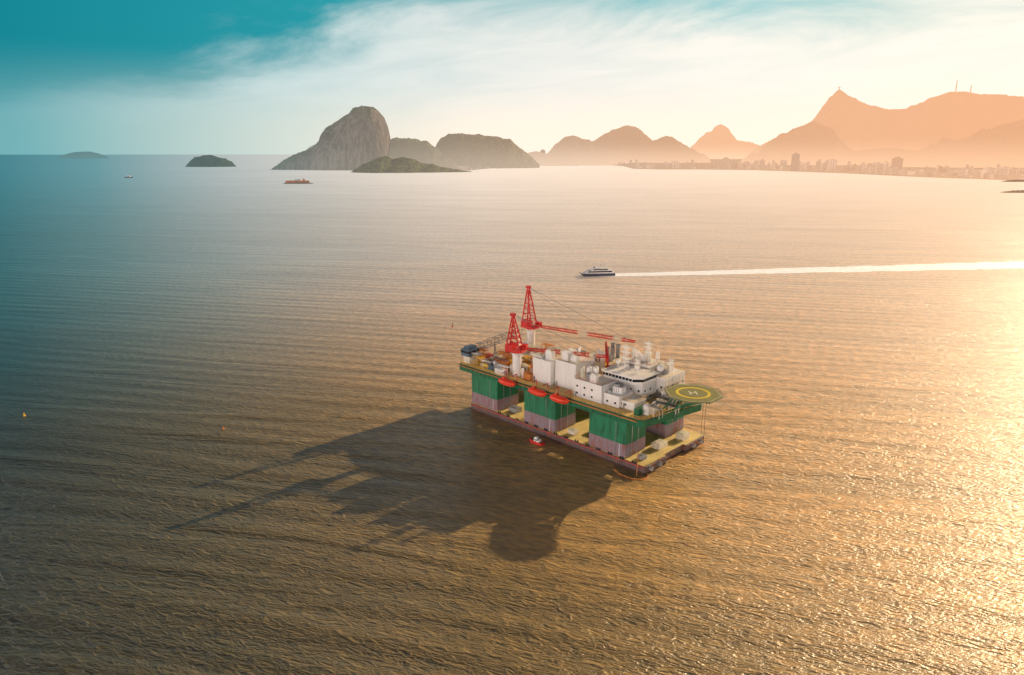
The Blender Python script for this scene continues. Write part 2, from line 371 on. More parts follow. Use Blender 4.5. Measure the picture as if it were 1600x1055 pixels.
def tower(px,dd,wd,h,m,label):
    p=shore_at(px); d=Vector((p.x,p.y,0)).normalized(); q_=p+d*dd
    r=empty('tower_block',(q_.x,q_.y,landz(dd)),-math.atan2(q_.x,q_.y))
    MB().box(-wd/2,wd/2,-wd/2.5,wd/2.5,-3,h).build('wall',m,r)
    MB().box(-wd/4,wd/4,-wd/4,wd/4,h+.01,h+7).build('roof_house',m,r)
    MB().tube((0,0,h+7),(0,0,h+16),1.2,6).build('mast',m,r)
    tag(r,label,'building')
tower(848,60,52,150,BM[3],'lone dark tower block by the gap between the hills')
tower(1241,120,52,112,BM[3],'dark high tower standing above the city under the statue topped peak')
tower(1399,300,60,88,BM[2],'broad brown tower above the right hand city')
tower(1133,200,50,80,BM[1],'grey tower block on the point below the twin peak')
tower(1300,250,46,74,BM[0],'pale tower between the dark high tower and the broad brown one')
tower(1190,180,38,66,BM[1],'narrow grey tower left of the dark high tower')
ms=hazy('hazy_statue',(.5,.45,.4),(.4,.35,.3),.62,.5,bump=0)
p=at(1311,141,7200)
r=empty('statue',(p.x,p.y,p.z-10)); MB().prism([(-9,-9),(9,-9),(9,9),(-9,9)],0,14).build('pedestal',ms,r)
MB().tube((0,0,14),(0,0,40),4.5,8,2.6).tube((-17,0,34),(17,0,34),2.0,6).tube((0,0,40),(0,0,46),2.4,8,1.6).build('figure',ms,r)
tag(r,'tiny statue with outstretched arms on the sharp summit','statue')
for px,py,hh,lab in((1493,144,115,'taller red hazed radio mast on the mountain ridge'),(1516,145,75,'shorter radio mast on the mountain ridge')):
    p=at(px,py,7200); MBm=MB().lattice((0,0,-20),(0,0,hh),11,2,8,1.1,.6)
    for q_ in (.4,.65,.85): MBm.tube((0,0,hh*q_),(0,0,hh*q_+8),3,8)
    o=MBm.build('radio_mast',ms); o.location=p; tag(o,lab,'mast')

m_stone=hazy('fort_stone',(.50,.17,.07),(.36,.14,.07),.10,.1,bump=0,lowfog=.05)
m_rockd=hazy('shore_rock',(.07,.06,.045),(.15,.12,.09),.12,.2)
p=wpt(466,287)
def rocks(name,label,c,lx,ly,hz,m):
    nx,ny=40,14; vs=[];fs=[]
    for i in range(nx+1):
        for j in range(ny+1):
            a=-1+2*i/nx;b_=-1+2*j/ny
            e=max(0,1-a*a)**.5*max(0,1-b_*b_)**.5
            vs.append((a*lx,b_*ly,hz*(e*1.4-.3)+noise.noise(Vector((i*.6,j*.8,lx)))*hz*.5*e))
    for i in range(nx):
        for j in range(ny):
            q_=i*(ny+1)+j; fs.append((q_,q_+ny+1,q_+ny+2,q_+1))
    o=MB().add(vs,fs).build(name,m); o.location=c; tag(o,label,'rock',kind='structure'); return o
rocks('rock_island','flat rocky islet below the granite dome',p,62,30,5,m_rockd)
r=empty('fort',(p.x,p.y,3)); MB().prism([(-48,-14),(-10,-20),(30,-16),(46,0),(30,14),(-40,14)],0,9).build('wall',m_stone,r)
MB().box(-12,12,-6,6,9.01,15).build('keep',BM[0],r); MB().tube((24,0,9),(24,0,17),3.5,8).build('turret',m_stone,r)
tag(r,'low reddish fort covering the rocky islet','fort')
rocks('breakwater','dark rocky spit reaching in from the right edge',wpt(1604,301),80,22,6,m_rockd)
rocks('breakwater','rocky point with a pale jetty at the right hand shore',wpt(1592,284),70,30,7,m_rockd)

# ------------------------------------------------------------ boats
m_white=mat('white_paint',(.90,.87,.83),.45,0,.07,.5,dirt=(.58,.48,.38))
m_cream=mat('cream_paint',(.84,.76,.60),.55,0,.2,.6)
m_navy=mat('navy_hull_paint',(.03,.045,.08),.35)
m_glass=mat('dark_glass',(.02,.025,.03),.12,0,.1)
m_red=mat('red_paint',(.72,.022,.016),.45,0,.2,.8)
m_orange=mat('orange_lifeboat',(.95,.06,.015),.35,0,.1,.8)
m_yel=mat('yellow_paint',(.90,.54,.05),.55,0,.2,.7)
m_grey=mat('grey_steel',(.36,.35,.34),.6,0,.3,.8)
m_blue=mat('blue_grey_steel',(.10,.16,.22),.5,0,.3,.8)
m_rust=mat('rust_orange_steel',(.78,.28,.06),.7,0,.3,.8)
m_black=mat('black_rubber',(.02,.02,.02),.7)
A=wpt(934,430.5)
wdir=(wpt(1600,414)-A).normalized(); ang=math.atan2(-wdir.y,-wdir.x)
f=empty('passenger_ferry',A,ang)
for sy in(-1,1):
    mb=MB(); mb.sideprism([(-17,-.5),(15,-.5),(18.5,2.9),(-17,2.6)],sy*3.6-1.4,sy*3.6+1.4); mb.build('hull',m_navy,f,bevel=.3)
MB().prism([(-17,-4.8),(12,-4.8),(17.5,-2.5),(17.5,2.5),(12,4.8),(-17,4.8)],2.7,3.4).build('deck',m_white,f)
MB().sideprism([(-15,3.4),(13.5,3.4),(10.5,5.7),(-15,5.7)],-4.6,4.6).build('main_cabin',m_white,f,bevel=.2)
for sy in(-1,1): MB().sideprism([(-13.5,3.9),(12.2,3.9),(11.0,5.2),(-13.5,5.2)],sy*4.62-.04,sy*4.62+.04).build('window_band',m_glass,f)
MB().sideprism([(-12,5.7),(7.5,5.7),(5.5,7.7),(-10,7.7)],-3.9,3.9).build('upper_cabin',m_white,f,bevel=.2)
for sy in(-1,1): MB().sideprism([(-9.6,6.2),(6.4,6.2),(5.6,7.2),(-9.2,7.2)],sy*3.92-.04,sy*3.92+.04).build('window_band',m_glass,f)
wh=MB().sideprism([(-1,7.7),(4.6,7.7),(3.2,9.3),(-1,9.3)],-2.4,2.4).build('wheelhouse',m_white,f,bevel=.15)
MB().sideprism([(4.0,8.2),(4.45,8.2),(3.8,9.0),(3.35,9.0)],-2.2,2.2).build('windscreen',m_glass,wh)
MB().tube((-2,0,7.7),(-3,0,12),.18,6).box(-3.4,-2.2,-1.2,1.2,10.5,10.7).build('mast',m_grey,f)
tag(f,'white two deck passenger catamaran with dark hull trailing a long wake','ferry')
m_foam,t,b,o=newmat('wake_foam')
oc=t.new('ShaderNodeTexCoord').outputs['Object']; oz=t.sep(oc)
wd_=t.m('MULTIPLY_ADD',oz[0],.036,10.0)
e_=t.m('DIVIDE',t.m('ABSOLUTE',oz[1]),wd_)
nz=t.noise(t.mapping(oc,(.03,.16,1)),1,7,.7); nz2=t.noise(t.mapping(oc,(.15,.3,1)),1,5,.7)
al=t.smooth(t.m('ADD',t.m('SUBTRACT',1.0,e_),t.m('MULTIPLY',t.m('SUBTRACT',nz,.5),1.3)),.02,.25)
b.inputs['Base Color'].default_value=(.99,.98,.97,1); b.inputs['Roughness'].default_value=.5
b.inputs['Emission Color'].default_value=(1,.93,.86,1); b.inputs['Emission Strength'].default_value=.28  # faint glow added so the foam looks more brightly lit
bn=t.new('ShaderNodeBump'); bn.inputs['Distance'].default_value=2.0; t.put(bn.inputs['Height'],nz2); t.l.new(bn.outputs[0],b.inputs['Normal'])
tr=t.new('ShaderNodeBsdfTransparent'); mx=t.new('ShaderNodeMixShader'); t.put(mx.inputs[0],al); t.l.new(tr.outputs[0],mx.inputs[1]); t.l.new(b.outputs[0],mx.inputs[2]); t.l.new(mx.outputs[0],o.inputs[0])
mb=MB(); L=1300; n=60
for i in range(n):
    a=-17+L*i/n; c=-17+L*(i+1)/n
    wa=11+max(0,a)*.042; wc=11+max(0,c)*.042
    if i==0: wa=6
    mb.add([(a,-wa,.06),(c,-wc,.06),(c,wc,.06),(a,wa,.06)],[(0,1,2,3)])
wk=mb.build('wake',m_foam); wk.location=A+wdir*17; wk.rotation_euler=(0,0,math.atan2(wdir.y,wdir.x))
tag(wk,'long straight white foam wake behind the passenger ferry','wake',kind='stuff')

def workboat(loc,ang,L,label,hullm,cat='boat'):
    f=empty('work_boat',loc,ang); s_=L/10
    MB().prism([(-5*s_,-1.5*s_),(2.5*s_,-1.6*s_),(5.3*s_,0),(2.5*s_,1.6*s_),(-5*s_,1.5*s_)],-.3*s_,1.2*s_).build('hull',hullm,f,bevel=.15*s_)
    c=MB().box(-2.5*s_,1.2*s_,-1.1*s_,1.1*s_,1.2*s_,2.6*s_).build('cabin',m_white,f,bevel=.1*s_)
    MB().box(-2.2*s_,1.23*s_,-1.13*s_,1.13*s_,1.8*s_,2.3*s_).build('window_band',m_glass,c)
    MB().box(-.8*s_,.8*s_,-.8*s_,.8*s_,2.61*s_,3.5*s_).build('wheelhouse',m_white,f)
    MB().tube((-1*s_,0,3.5*s_),(-1.2*s_,0,5.4*s_),.08*s_,5).build('mast',m_grey,f)
    tag(f,label,cat); return f
workboat(wpt(838,692),math.radians(135),8,'small red and white boat moored against the middle column of the platform',m_red)
workboat(wpt(201,278),math.radians(200),38,'dark small ship on the open sea left of the wooded island',m_navy,'ship')
def sailboat(loc,L,label,group=None,hullm=None):
    f=empty('sailboat',loc,random.uniform(0,6.28)); s_=L/10
    MB().prism([(-4.5*s_,-1.2*s_),(2*s_,-1.4*s_),(5*s_,0),(2*s_,1.4*s_),(-4.5*s_,1.2*s_)],-.2*s_,1.3*s_).build('hull',hullm or m_white,f)
    MB().tube((.5*s_,0,1.3*s_),(.5*s_,0,13*s_),.14*s_,5).build('mast',m_white,f)
    MB().box(-2.5*s_,1.5*s_,-.8*s_,.8*s_,1.3*s_,2.1*s_).build('cabin',m_white,f)
    tag(f,label,'sailboat',group); return f
sailboat(wpt(1372,289),18,'lone white sailboat out on the bay before the right hand city')
for k in range(26):
    px=random.choice([random.uniform(770,985),random.uniform(770,960)]); sp=shore_at(px); q_=sp*(1-random.uniform(.03,.13)); q_.z=0
    sailboat(q_,random.uniform(12,20),'tiny white boat moored in the sunlit cove under the rounded hills','boats moored in the sunlit cove')
def buoy(loc,s_,m,label):
    f=empty('buoy',loc); MB().tube((0,0,-.4*s_),(0,0,.5*s_),.9*s_,14,.8*s_).build('float',m,f); MB().tube((0,0,.5*s_),(0,0,2.4*s_),.35*s_,8,.15*s_).build('tower',m,f)
    MB().tube((0,0,2.4*s_),(0,0,2.8*s_),.3*s_,8).build('lamp',m_glass,f); tag(f,label,'buoy')
buoy(wpt(38,650),.75,m_yel,'yellow marker buoy floating alone at the left edge')
buoy(wpt(349,671),.6,m_rust,'small rusty buoy in open water left of the platform')
buoy(wpt(707,511),.9,m_red,'small red buoy beyond the left end of the platform')

# ------------------------------------------------------------ platform
O=Vector((-26.4,320.6,0)); RZ=-math.pi/4
rig=empty('oil_platform',O,RZ)
tag(rig,'green and white semi submersible oil platform with two red cranes and a helideck','oil platform')
DZ=21.7; W=45
def colmat(name,green,low,band,zg,zb):
    m,t,b,o=newmat(name); g=t.new('ShaderNodeNewGeometry').outputs['Position']; z=t.sep(g)[2]
    n=t.noise(g,.5,4,.6); zz=t.m('ADD',z,t.m('MULTIPLY',t.m('SUBTRACT',n,.5),.25))
    st=t.noise(t.mapping(g,(1,1,.2)),.45,5,.7)
    gr=t.mix(t.smooth(st,.42,.70),green,tuple(x*.45 for x in green))
    lo=t.mix(t.smooth(st,.4,.65),low,band)
    rs=t.mix(t.smooth(t.noise(t.mapping(g,(1,1,.3)),.3,6,.7),.50,.68),lo,(.30,.09,.06))
    c=t.mix(t.m('GREATER_THAN',zz,zg),rs,gr)
    c=t.mix(t.m('LESS_THAN',zz,zb),c,(.05,.02,.018))
    t.put(b.inputs['Base Color'],c); b.inputs['Roughness'].default_value=.55; return m
GRN=(.010,.20,.085)
m_col=colmat('column_paint',GRN,(.27,.22,.26),(.28,.15,.16),9.3,.0)
m_deckside=mat('green_deck_paint',(.008,.16,.068),.5,0,.3,.3)
m_hull=colmat('pontoon_side_paint',GRN,(.13,.095,.09),(.11,.06,.055),50,.9)
m_ytop=mat('yellow_deck_coating',(.92,.72,.28),.75,0,.25,.15,dirt=(.58,.38,.15),streak=False)
m_dtop=mat('main_deck_plating',(.92,.62,.25),.8,0,.4,.25,dirt=(.48,.38,.17),streak=False)
m_heli=mat('helideck_green',(.29,.28,.08),.8,0,.2,.3,streak=False)
for y0,y1 in((.8,16),(30,45.5)):
    MB().prism([(8,y0+.6),(8.6,y0),(108.4,y0),(109,y0+.6),(109,y1-.6),(108.4,y1),(8.6,y1),(8,y1-.6)],-3,3.3).build('pontoon',m_hull,rig,bevel=.35)
    MB().prism([(8.6,y0+.5),(108.4,y0+.5),(108.4,y1-.5),(8.6,y1-.5)],3.301,3.42).build('pontoon_deck',m_ytop,rig)
MB().box(10,107.6,15.5,30.5,-3,3.28).build('cross_hull',m_hull,rig)
MB().box(10.3,107.3,15.52,30.48,3.282,3.40).build('cross_deck',m_ytop,rig)
MB().rail([(10,1.3,3.4),(108.3,1.3,3.4),(108.5,15.5,3.4)],1.1,4,.05).build('pontoon_rail',m_yel,rig)
MB().box(9,108,.66,.79,2.75,3.0).build('rubbing_strake',m_red,rig)
cols=[(8.5,26.5),(43.5,62),(80.5,99)]
for (x0,x1) in cols:
    for (y0,y1) in((1.2,15.4),(30.6,44.4)):
        c=MB().box(x0,x1,y0,y1,3.43,18.9).build('column',m_col,rig,bevel=.6)
        if y0<5:
            mb=MB()
            for k in range(6):
                z=4.0+k*.9
                mb.box(x1-3,x1-2.6,y0-.03,y0-.005,z,z+.4)
            mb.build('draught_marks',m_white,c)
            mb=MB(); mb.tube((x1-5,y0-.3,3.5),(x1-5,y0-.3,18),.05,4).tube((x1-4.4,y0-.3,3.5),(x1-4.4,y0-.3,18),.05,4)
            for k in range(28): mb.tube((x1-5,y0-.3,3.8+k*.5),(x1-4.4,y0-.3,3.8+k*.5),.03,3)
            mb.build('ladder',m_grey,c)
        mb=MB()
        for k in range(2): mb.tube((x1+.25,y0+4+k*4.2,3.45),(x1+.25,y0+4+k*4.2,18),.14,6)
        mb.box(x1+.05,x1+.3,y0+3.6,y0+9,9,9.2)
        mb.build('riser_pipe',m_grey,c)
poly=[(0,1.5),(1.5,0),(105.5,0),(107.2,1.5),(113,33),(107,W),(1.5,W),(0,W-1.5)]
MB().prism(poly,18.95,DZ).build('upper_hull',m_deckside,rig,bevel=.15)
MB().prism([(7,5),(101,5),(104,30),(101,W-5),(7,W-5)],17.6,18.94).build('hull_girder',m_deckside,rig)
MB().prism([(.8,1.6),(1.6,.8),(105,.8),(106.5,1.8),(112.2,33),(106.5,W-.8),(1.6,W-.8),(.8,W-1.6)],DZ+.002,DZ+.08).build('main_deck',m_dtop,rig)
mb=MB(); mb.box(2,105,-.12,-.003,19.0,19.25)
for k in range(36):
    x=2+k*2.9
    mb.box(x,x+.22,-.24,-.0025,19.1,DZ-.2)
mb.build('side_stiffeners',m_deckside,rig)
MB().rail([(p_[0],p_[1],DZ+.1) for p_ in [(.6,2),(2,.5),(105,.5),(106.6,2),(112.4,33),(106.6,W-.6),(2,W-.6),(.6,W-2)]],1.3,2.4,.085,True).build('deck_rail',m_yel,rig)
MB().box(2,105,-.9,-.25,DZ-.5,DZ-.25).build('side_gutter',m_rust,rig)
for x0,y0,l,w_,h_ in((29,6,5,4,2.2),(36,20,6,5,3),(66,5,4,3,2),(72,18,7,5,3.4),(100,18,4,6,2.2),(102,33,4,5,2.6),(102,5,3,3,1.6),(30,32,7,6,3)):
    MB().box(x0,x0+l,y0,y0+w_,3.43,3.43+h_).box(x0+.6,x0+l-.8,y0+.5,y0+w_-1,3.44+h_,3.9+h_).build('winch_housing',m_grey if l%2 else m_cream,rig,bevel=.2)
for k in range(14):
    x=27.5+k*5.8; MB().tube((x,.95,3.45),(x,.95,4.2),.25,8).tube((x+1.2,.95,3.45),(x+1.2,.95,4.2),.25,8).box(x-.5,x+1.7,.7,1.18,3.43,3.6).build('bollard',m_black,rig)

win=MB().box(-.45,.45,-.04,.0,-.4,.4).build('window',m_glass)
wcount=[0]; firstwin=[True]
def addwin(par,loc,rz):
    if wcount[0]>95: return
    wcount[0]+=1
    o=win if firstwin[0] else win.copy()
    if not firstwin[0]: col.objects.link(o)
    firstwin[0]=False
    o.parent=par; o.location=loc; o.rotation_euler=(0,0,rz)
def block(x0,x1,y0,y1,z0,z1,m=m_white,wins=(),walk=False,name='accommodation_block'):
    c=MB().box(x0,x1,y0,y1,z0,z1).build(name,m,rig)
    rb=MB(); x=x0+1.2
    while x<x1-.5: rb.box(x,x+.1,y0-.07,y0-.002,z0+.1,z1+.05); x+=2.4
    y=y0+1.2
    while y<y1-.5: rb.box(x1+.002,x1+.07,y,y+.1,z0+.1,z1+.05); y+=2.4
    rb.box(x0-.15,x1+.15,y0-.15,y1+.15,z1+.002,z1+.22)
    rb.build('wall_ribs',m,c)
    MB().rail([(x0+.1,y0+.1,z1+.2),(x1-.1,y0+.1,z1+.2),(x1-.1,y1-.1,z1+.2),(x0+.1,y1-.1,z1+.2)],1.1,2.2,.05,True).build('roof_rail',random.choice([m_yel,m_white,m_rust]),c)
    lv=int((z1-z0)/3)
    for l in range(lv):
        z=z0+l*3+1.7
        if 'n' in wins:
            x=x0+1.8
            while x<x1-1: addwin(c,(x,y0-.08,z),0); x+=3.9
        if 'e' in wins:
            y=y0+1.8
            while y<y1-1: addwin(c,(x1+.08,y,z),math.pi/2); y+=3.9
        if walk and l>0:
            zz=z0+l*3
            MB().box(x0,x1+1.3,y0-1.3,y0-.1,zz-.12,zz).box(x1+.1,x1+1.3,y0-.1,y1,zz-.12,zz).build('walkway',m_cream,c)
            MB().rail([(x0,y0-1.25,zz),(x1+1.25,y0-1.25,zz),(x1+1.25,y1,zz)],1.1,2.2,.045).build('walkway_rail',m_white,c)
    if 'd' in wins:
        MB().box(x0+.6,x0+1.5,y0-.1,y0-.072,z0+.1,z0+2.1).build('door',m_grey,c)
    return c
Z=DZ+.1
block(43.5,54,7,20,Z,32.4,wins='d')
block(55,66.5,9,22,Z,33.4,wins='d')
block(48,58,22.5,34,Z,30,m_white)
block(69.5,84,4.5,16,Z,29.2,wins='nd')
block(76,95,17,27,Z,29.2,wins='ne',walk=True)
block(84.5,92,5.5,15.5,Z,26.4,wins='ne')
block(92.3,98.5,7,15,Z,24.8,wins='nd')
block(72,99,27.5,42.5,Z,30.4,wins='ne',walk=True)
block(76,90,30,41,30.65,33.0,wins='n')
block(60,71.5,26,42,Z,30.6,m_cream,wins='d')
block(99.5,105,24,38,Z,26.2,m_white,wins='e')
bz=29.45
br=MB().prism([(77,14.5),(92,14.5),(95,17.5),(95,27),(77,27)],bz,bz+2.8).build('control_bridge',m_white,rig)
MB().prism([(76.9,14.4),(92.05,14.4),(95.1,17.45),(95.1,26.9),(76.9,26.9)],bz+1.1,bz+2.2).build('window_band',m_glass,br)
MB().prism([(76.3,13.8),(92.4,13.8),(95.8,17.2),(95.8,27.4),(76.3,27.4)],bz+2.801,bz+3.2).build('roof',m_white,br)
mb=MB().box(77.5,92,14.36,14.392,bz+1.0,bz+1.15)
for k in range(9): x=78+k*1.7; mb.box(x,x+.2,14.34,14.395,bz+1.05,bz+2.2)
mb.build('window_mullion',m_white,br)
MB().rail([(76.5,14,bz+3.2),(92.2,14,bz+3.2),(95.5,17.4,bz+3.2),(95.5,27.2,bz+3.2)],1,2,.05).build('roof_rail',m_white,br)
for x,y,h_ in((64,38,36.5),(67,38,36.5),(64,34,35.5),(67,34,35.5)):
    MB().tube((x,y,30.8),(x,y,h_),.9,12).tube((x,y,h_),(x,y,h_+.5),1.1,12).build('exhaust_stack',m_grey,rig)
for x,y,z0,h_,wd in((85,35,33.2,9,2.0),(88,38,33.2,4.5,1.1),(80,33,33.2,5,1.1),(84,20,32.7,11,2.2),(90,20,32.7,6,1.4),(96,36,30.6,6,1.2)):
    mb=MB().lattice((x,y,z0),(x,y,z0+h_),wd,.8,5,.12,.07)
    for fz in(.45,.7,.9): mb.box(x-wd*1.0,x+wd*1.0,y-wd*.45,y+wd*.45,z0+h_*fz,z0+h_*fz+.15)
    mb.tube((x,y,z0+h_),(x,y,z0+h_+2.5),.06,4)
    mb.build('antenna_mast',m_white,rig)
for x,y,z0,r_ in((94,31,30.6,1.6),(79,36,33.2,1.2),(79,22,32.65,1.0)):
    mb=MB(); mb.tube((x,y,z0),(x,y,z0+1.2),.3,8)
    for k in range(6):
        a0=-math.pi/2+math.pi*k/6;a1=-math.pi/2+math.pi*(k+1)/6
        mb.tube((x,y,z0+1.2+r_+math.sin(a0)*r_),(x,y,z0+1.2+r_+math.sin(a1)*r_),max(.01,math.cos(a0)*r_),16,max(.01,math.cos(a1)*r_),cap=False)
    mb.build('satellite_dome',m_white,rig,smooth=True)
CM=[m_white,m_cream,m_cream,m_yel,m_rust,m_rust,m_grey,m_white,m_yel,m_white,m_blue,m_red]
def clutter(x,y,z,kind,m):
    if kind==0:
        l,w_,h_=random.uniform(2,5),random.uniform(1.6,3.2),random.uniform(1.4,3.6)
        mb=MB().box(x,x+l,y,y+w_,z,z+h_); mb.box(x+.3,x+l*.5,y+.3,y+w_*.6,z+h_+.005,z+h_+.6)
        for k in range(int(l/.9)): mb.box(x+.3+k*.9,x+.45+k*.9,y-.08,y-.003,z+.1,z+h_-.1)
        return mb.build('equipment_housing',m,rig)
    if kind==1:
        r_=random.uniform(.7,1.4); l=random.uniform(3,6)
        mb=MB().tube((x,y,z+r_+.4),(x+l,y,z+r_+.4),r_,12).tube((x-.4,y,z+r_+.4),(x,y,z+r_+.4),r_*.5,12,r_).tube((x+l,y,z+r_+.4),(x+l+.4,y,z+r_+.4),r_,12,r_*.5)
        mb.box(x+.4,x+.8,y-r_*.8,y+r_*.8,z,z+.7).box(x+l-.8,x+l-.4,y-r_*.8,y+r_*.8,z,z+.7)
        return mb.build('storage_tank',m,rig)
    if kind==2:
        r_=random.uniform(.6,1.3); h_=random.uniform(2.5,5)
        return MB().tube((x,y,z),(x,y,z+h_),r_,12).tube((x,y,z+h_),(x,y,z+h_+.5),r_,12,.2).build('vertical_tank',m,rig)
    if kind==3:
        h_=random.uniform(2,4); l=random.uniform(6,11); mb=MB()
        for k in range(4): mb.tube((x,y+k*.5,z+h_),(x+l,y+k*.5,z+h_),.16,6)
        for k in range(4):
            xx=x+l*k/3; mb.tube((xx,y-.3,z),(xx,y-.3,z+h_),.12,4); mb.tube((xx,y+1.8,z),(xx,y+1.8,z+h_),.12,4); mb.tube((xx,y-.3,z+h_-.2),(xx,y+1.8,z+h_-.2),.12,4)
        return mb.build('pipe_rack',m,rig)
    if kind==4:
        mb=MB(); l=random.uniform(4,7); h_=random.uniform(3,6)
        for k in range(3):
            for j in range(2): mb.tube((x+l*k/2,y+j*3,z),(x+l*k/2,y+j*3,z+h_),.13,4)
        for zz in(z+h_*.5,z+h_): mb.box(x-.2,x+l+.2,y-.2,y+3.2,zz,zz+.1)
        for j in range(2):
            mb.tube((x,y+j*3,z),(x+l/2,y+j*3,z+h_),.09,3); mb.tube((x+l/2,y+j*3,z+h_),(x+l,y+j*3,z),.09,3)
        mb.rail([(x,y,z+h_),(x+l,y,z+h_),(x+l,y+3,z+h_),(x,y+3,z+h_)],1.1,2,.05,True)
        return mb.build('access_scaffold',m,rig)
for k in range(125):
    x=random.uniform(3,40); y=random.uniform(3,40)
    if abs(x-34)<3.5 and abs(y-7)<4: continue
    clutter(x,y,Z,random.choice([0,0,1,2,3,3,4]),random.choice(CM))
for k in range(20): clutter(random.uniform(99,104),random.uniform(4,38),Z,random.choice([0,0,2,3]),random.choice([m_white,m_yel,m_cream,m_grey,m_cream]))
for k in range(10): clutter(random.uniform(66,69),random.uniform(5,24),Z,random.choice([0,2,4]),random.choice(CM))
for (xa,xb,ya,yb,zz,nn) in((44,52,8,18,32.65,5),(56,65,10,20,33.65,5),(49,56,23,32,30.25,5),(70,82,5,14,29.45,8),(77,88,31,39,33.25,6),(91,97,28,40,30.65,6),(61,70,27,33,30.85,5),(85,91,6,13,26.65,3)):
    for k in range(nn):
        clutter(random.uniform(xa,xb-3),random.uniform(ya,yb-2),zz,random.choice([0,0,2]),random.choice([m_white,m_cream,m_grey,m_cream,m_white]))
MB().lattice((3,6,28),(3,41,31),3,3,14,.16,.1).build('gangway_truss',m_grey,rig)
for y in(8,22,38): MB().tube((3,y,Z),(3,y,28.5),.35,6).tube((4.5,y,Z),(3,y,28.5),.2,6).build('gangway_support',m_grey,rig)
c=MB().box(.5,6,2,9,25.6,29.0).box(1.5,5,3,8,29.01,30.2).build('gangway_cabin',m_blue,rig)
MB().box(.4,6.1,1.9,9.1,27.2,28.3).build('window_band',m_glass,c)
MB().box(1,5.5,3,8,Z,25.6).build('cabin_pedestal',m_cream,rig)

def crane(bx,by,zs,ztop,tip,pedr):
    c=MB().tube((bx,by,DZ+.1),(bx,by,zs-1.5),pedr,20).tube((bx,by,zs-1.5),(bx,by,zs),pedr,20,pedr*1.35).build('crane',m_white,rig)
    T=Vector(tip)-Vector((bx,by,zs+2)); T.z=0; T.normalize(); n=Vector((-T.y,T.x,0)); B=Vector((bx,by,0))
    def q(a,b_,z): v=B+T*a+n*b_; return (v.x,v.y,z)
    mb=MB()
    pts=[q(-5,-2.4,0),q(3.4,-2.4,0),q(3.4,2.4,0),q(-5,2.4,0)]
    mb.prism([(p_[0],p_[1]) for p_ in pts],zs+.3,zs+1.5)
    pts=[q(-5,-2.2,0),q(-1,-2.2,0),q(-1,2.2,0),q(-5,2.2,0)]
    mb.prism([(p_[0],p_[1]) for p_ in pts],zs+1.501,zs+3.6)
    mb.tube((bx,by,zs),(bx,by,zs+.3),pedr*1.2,20)
    mb.build('crane_house',m_red,c)
    pts=[q(.6,2.41,0),q(3.6,2.41,0),q(3.6,4.4,0),q(.6,4.4,0)]
    MB().prism([(p_[0],p_[1]) for p_ in pts],zs+.6,zs+3.2).build('crane_cab',m_red,c)
    mb=MB()
    for sgn in(-1,1):
        a=Vector(q(2.2,sgn*2.2,zs+1.3)); b_=Vector(q(-4.6,sgn*2.2,zs+1.3)); tp=Vector(q(-2.0,sgn*.7,ztop))
        mb.tube(a,tp,.36,6); mb.tube(b_,tp,.36,6)
        N=6
        for k in range(N):
            t0=(k)/N;t1=(k+1)/N
            mb.tube(a.lerp(tp,t0),b_.lerp(tp,t1),.18,4); mb.tube(b_.lerp(tp,t1),a.lerp(tp,t1),.18,4)
    for k in range(7):
        f_=k/7
        for base in((2.2),(-4.6)):
            a=Vector(q(base,2.2,zs+1.3)).lerp(Vector(q(-2.0,.7,ztop)),f_); b_=Vector(q(base,-2.2,zs+1.3)).lerp(Vector(q(-2.0,-.7,ztop)),f_)
            mb.tube(a,b_,.18,4)
    tq=q(-2.0,0,ztop); mb.box(tq[0]-1,tq[0]+1,tq[1]-1,tq[1]+1,ztop-.4,ztop+.7)
    mb.build('a_frame',m_red,c)
    p0=Vector(q(3,0,zs+2)); p1=Vector(tip)
    secs=[(0,.46,m_red),(.46,.56,m_cream),(.56,.80,m_red),(.80,.88,m_cream),(.88,1.0,m_red)]
    for a,b_,m in secs:
        w0=.9 if a==0 else 1.3; w1=.8 if b_==1.0 else 1.3
        MB().lattice(p0.lerp(p1,a),p0.lerp(p1,b_),w0,w1,max(2,int((b_-a)*26)),.13,.08).build('boom_section',m,c)
    MB().tube(tq,p0.lerp(p1,.97),.10,4).tube((tq[0]+.8,tq[1],tq[2]),p0.lerp(p1,.6),.06,4).build('luffing_cable',m_grey,c)
    hk=p0.lerp(p1,.985); MB().tube(hk,hk-Vector((0,0,3)),.05,4).tube(hk-Vector((0,0,3)),hk-Vector((0,0,4.2)),.5,8,.3).build('hook_block',m_yel,c)
crane(11,40,34.0,55.0,(74,41,39.0),2.1)
crane(33.5,7,32.8,50.0,(74,21,36.2),2.0)
c=MB().tube((70.8,25,Z),(70.8,25,34),.8,12).build('small_crane',m_red,rig)
MB().lattice((70.8,25,34.3),(66,30,39.5),1.1,.6,8,.15,.11).build('boom_section',m_red,c)

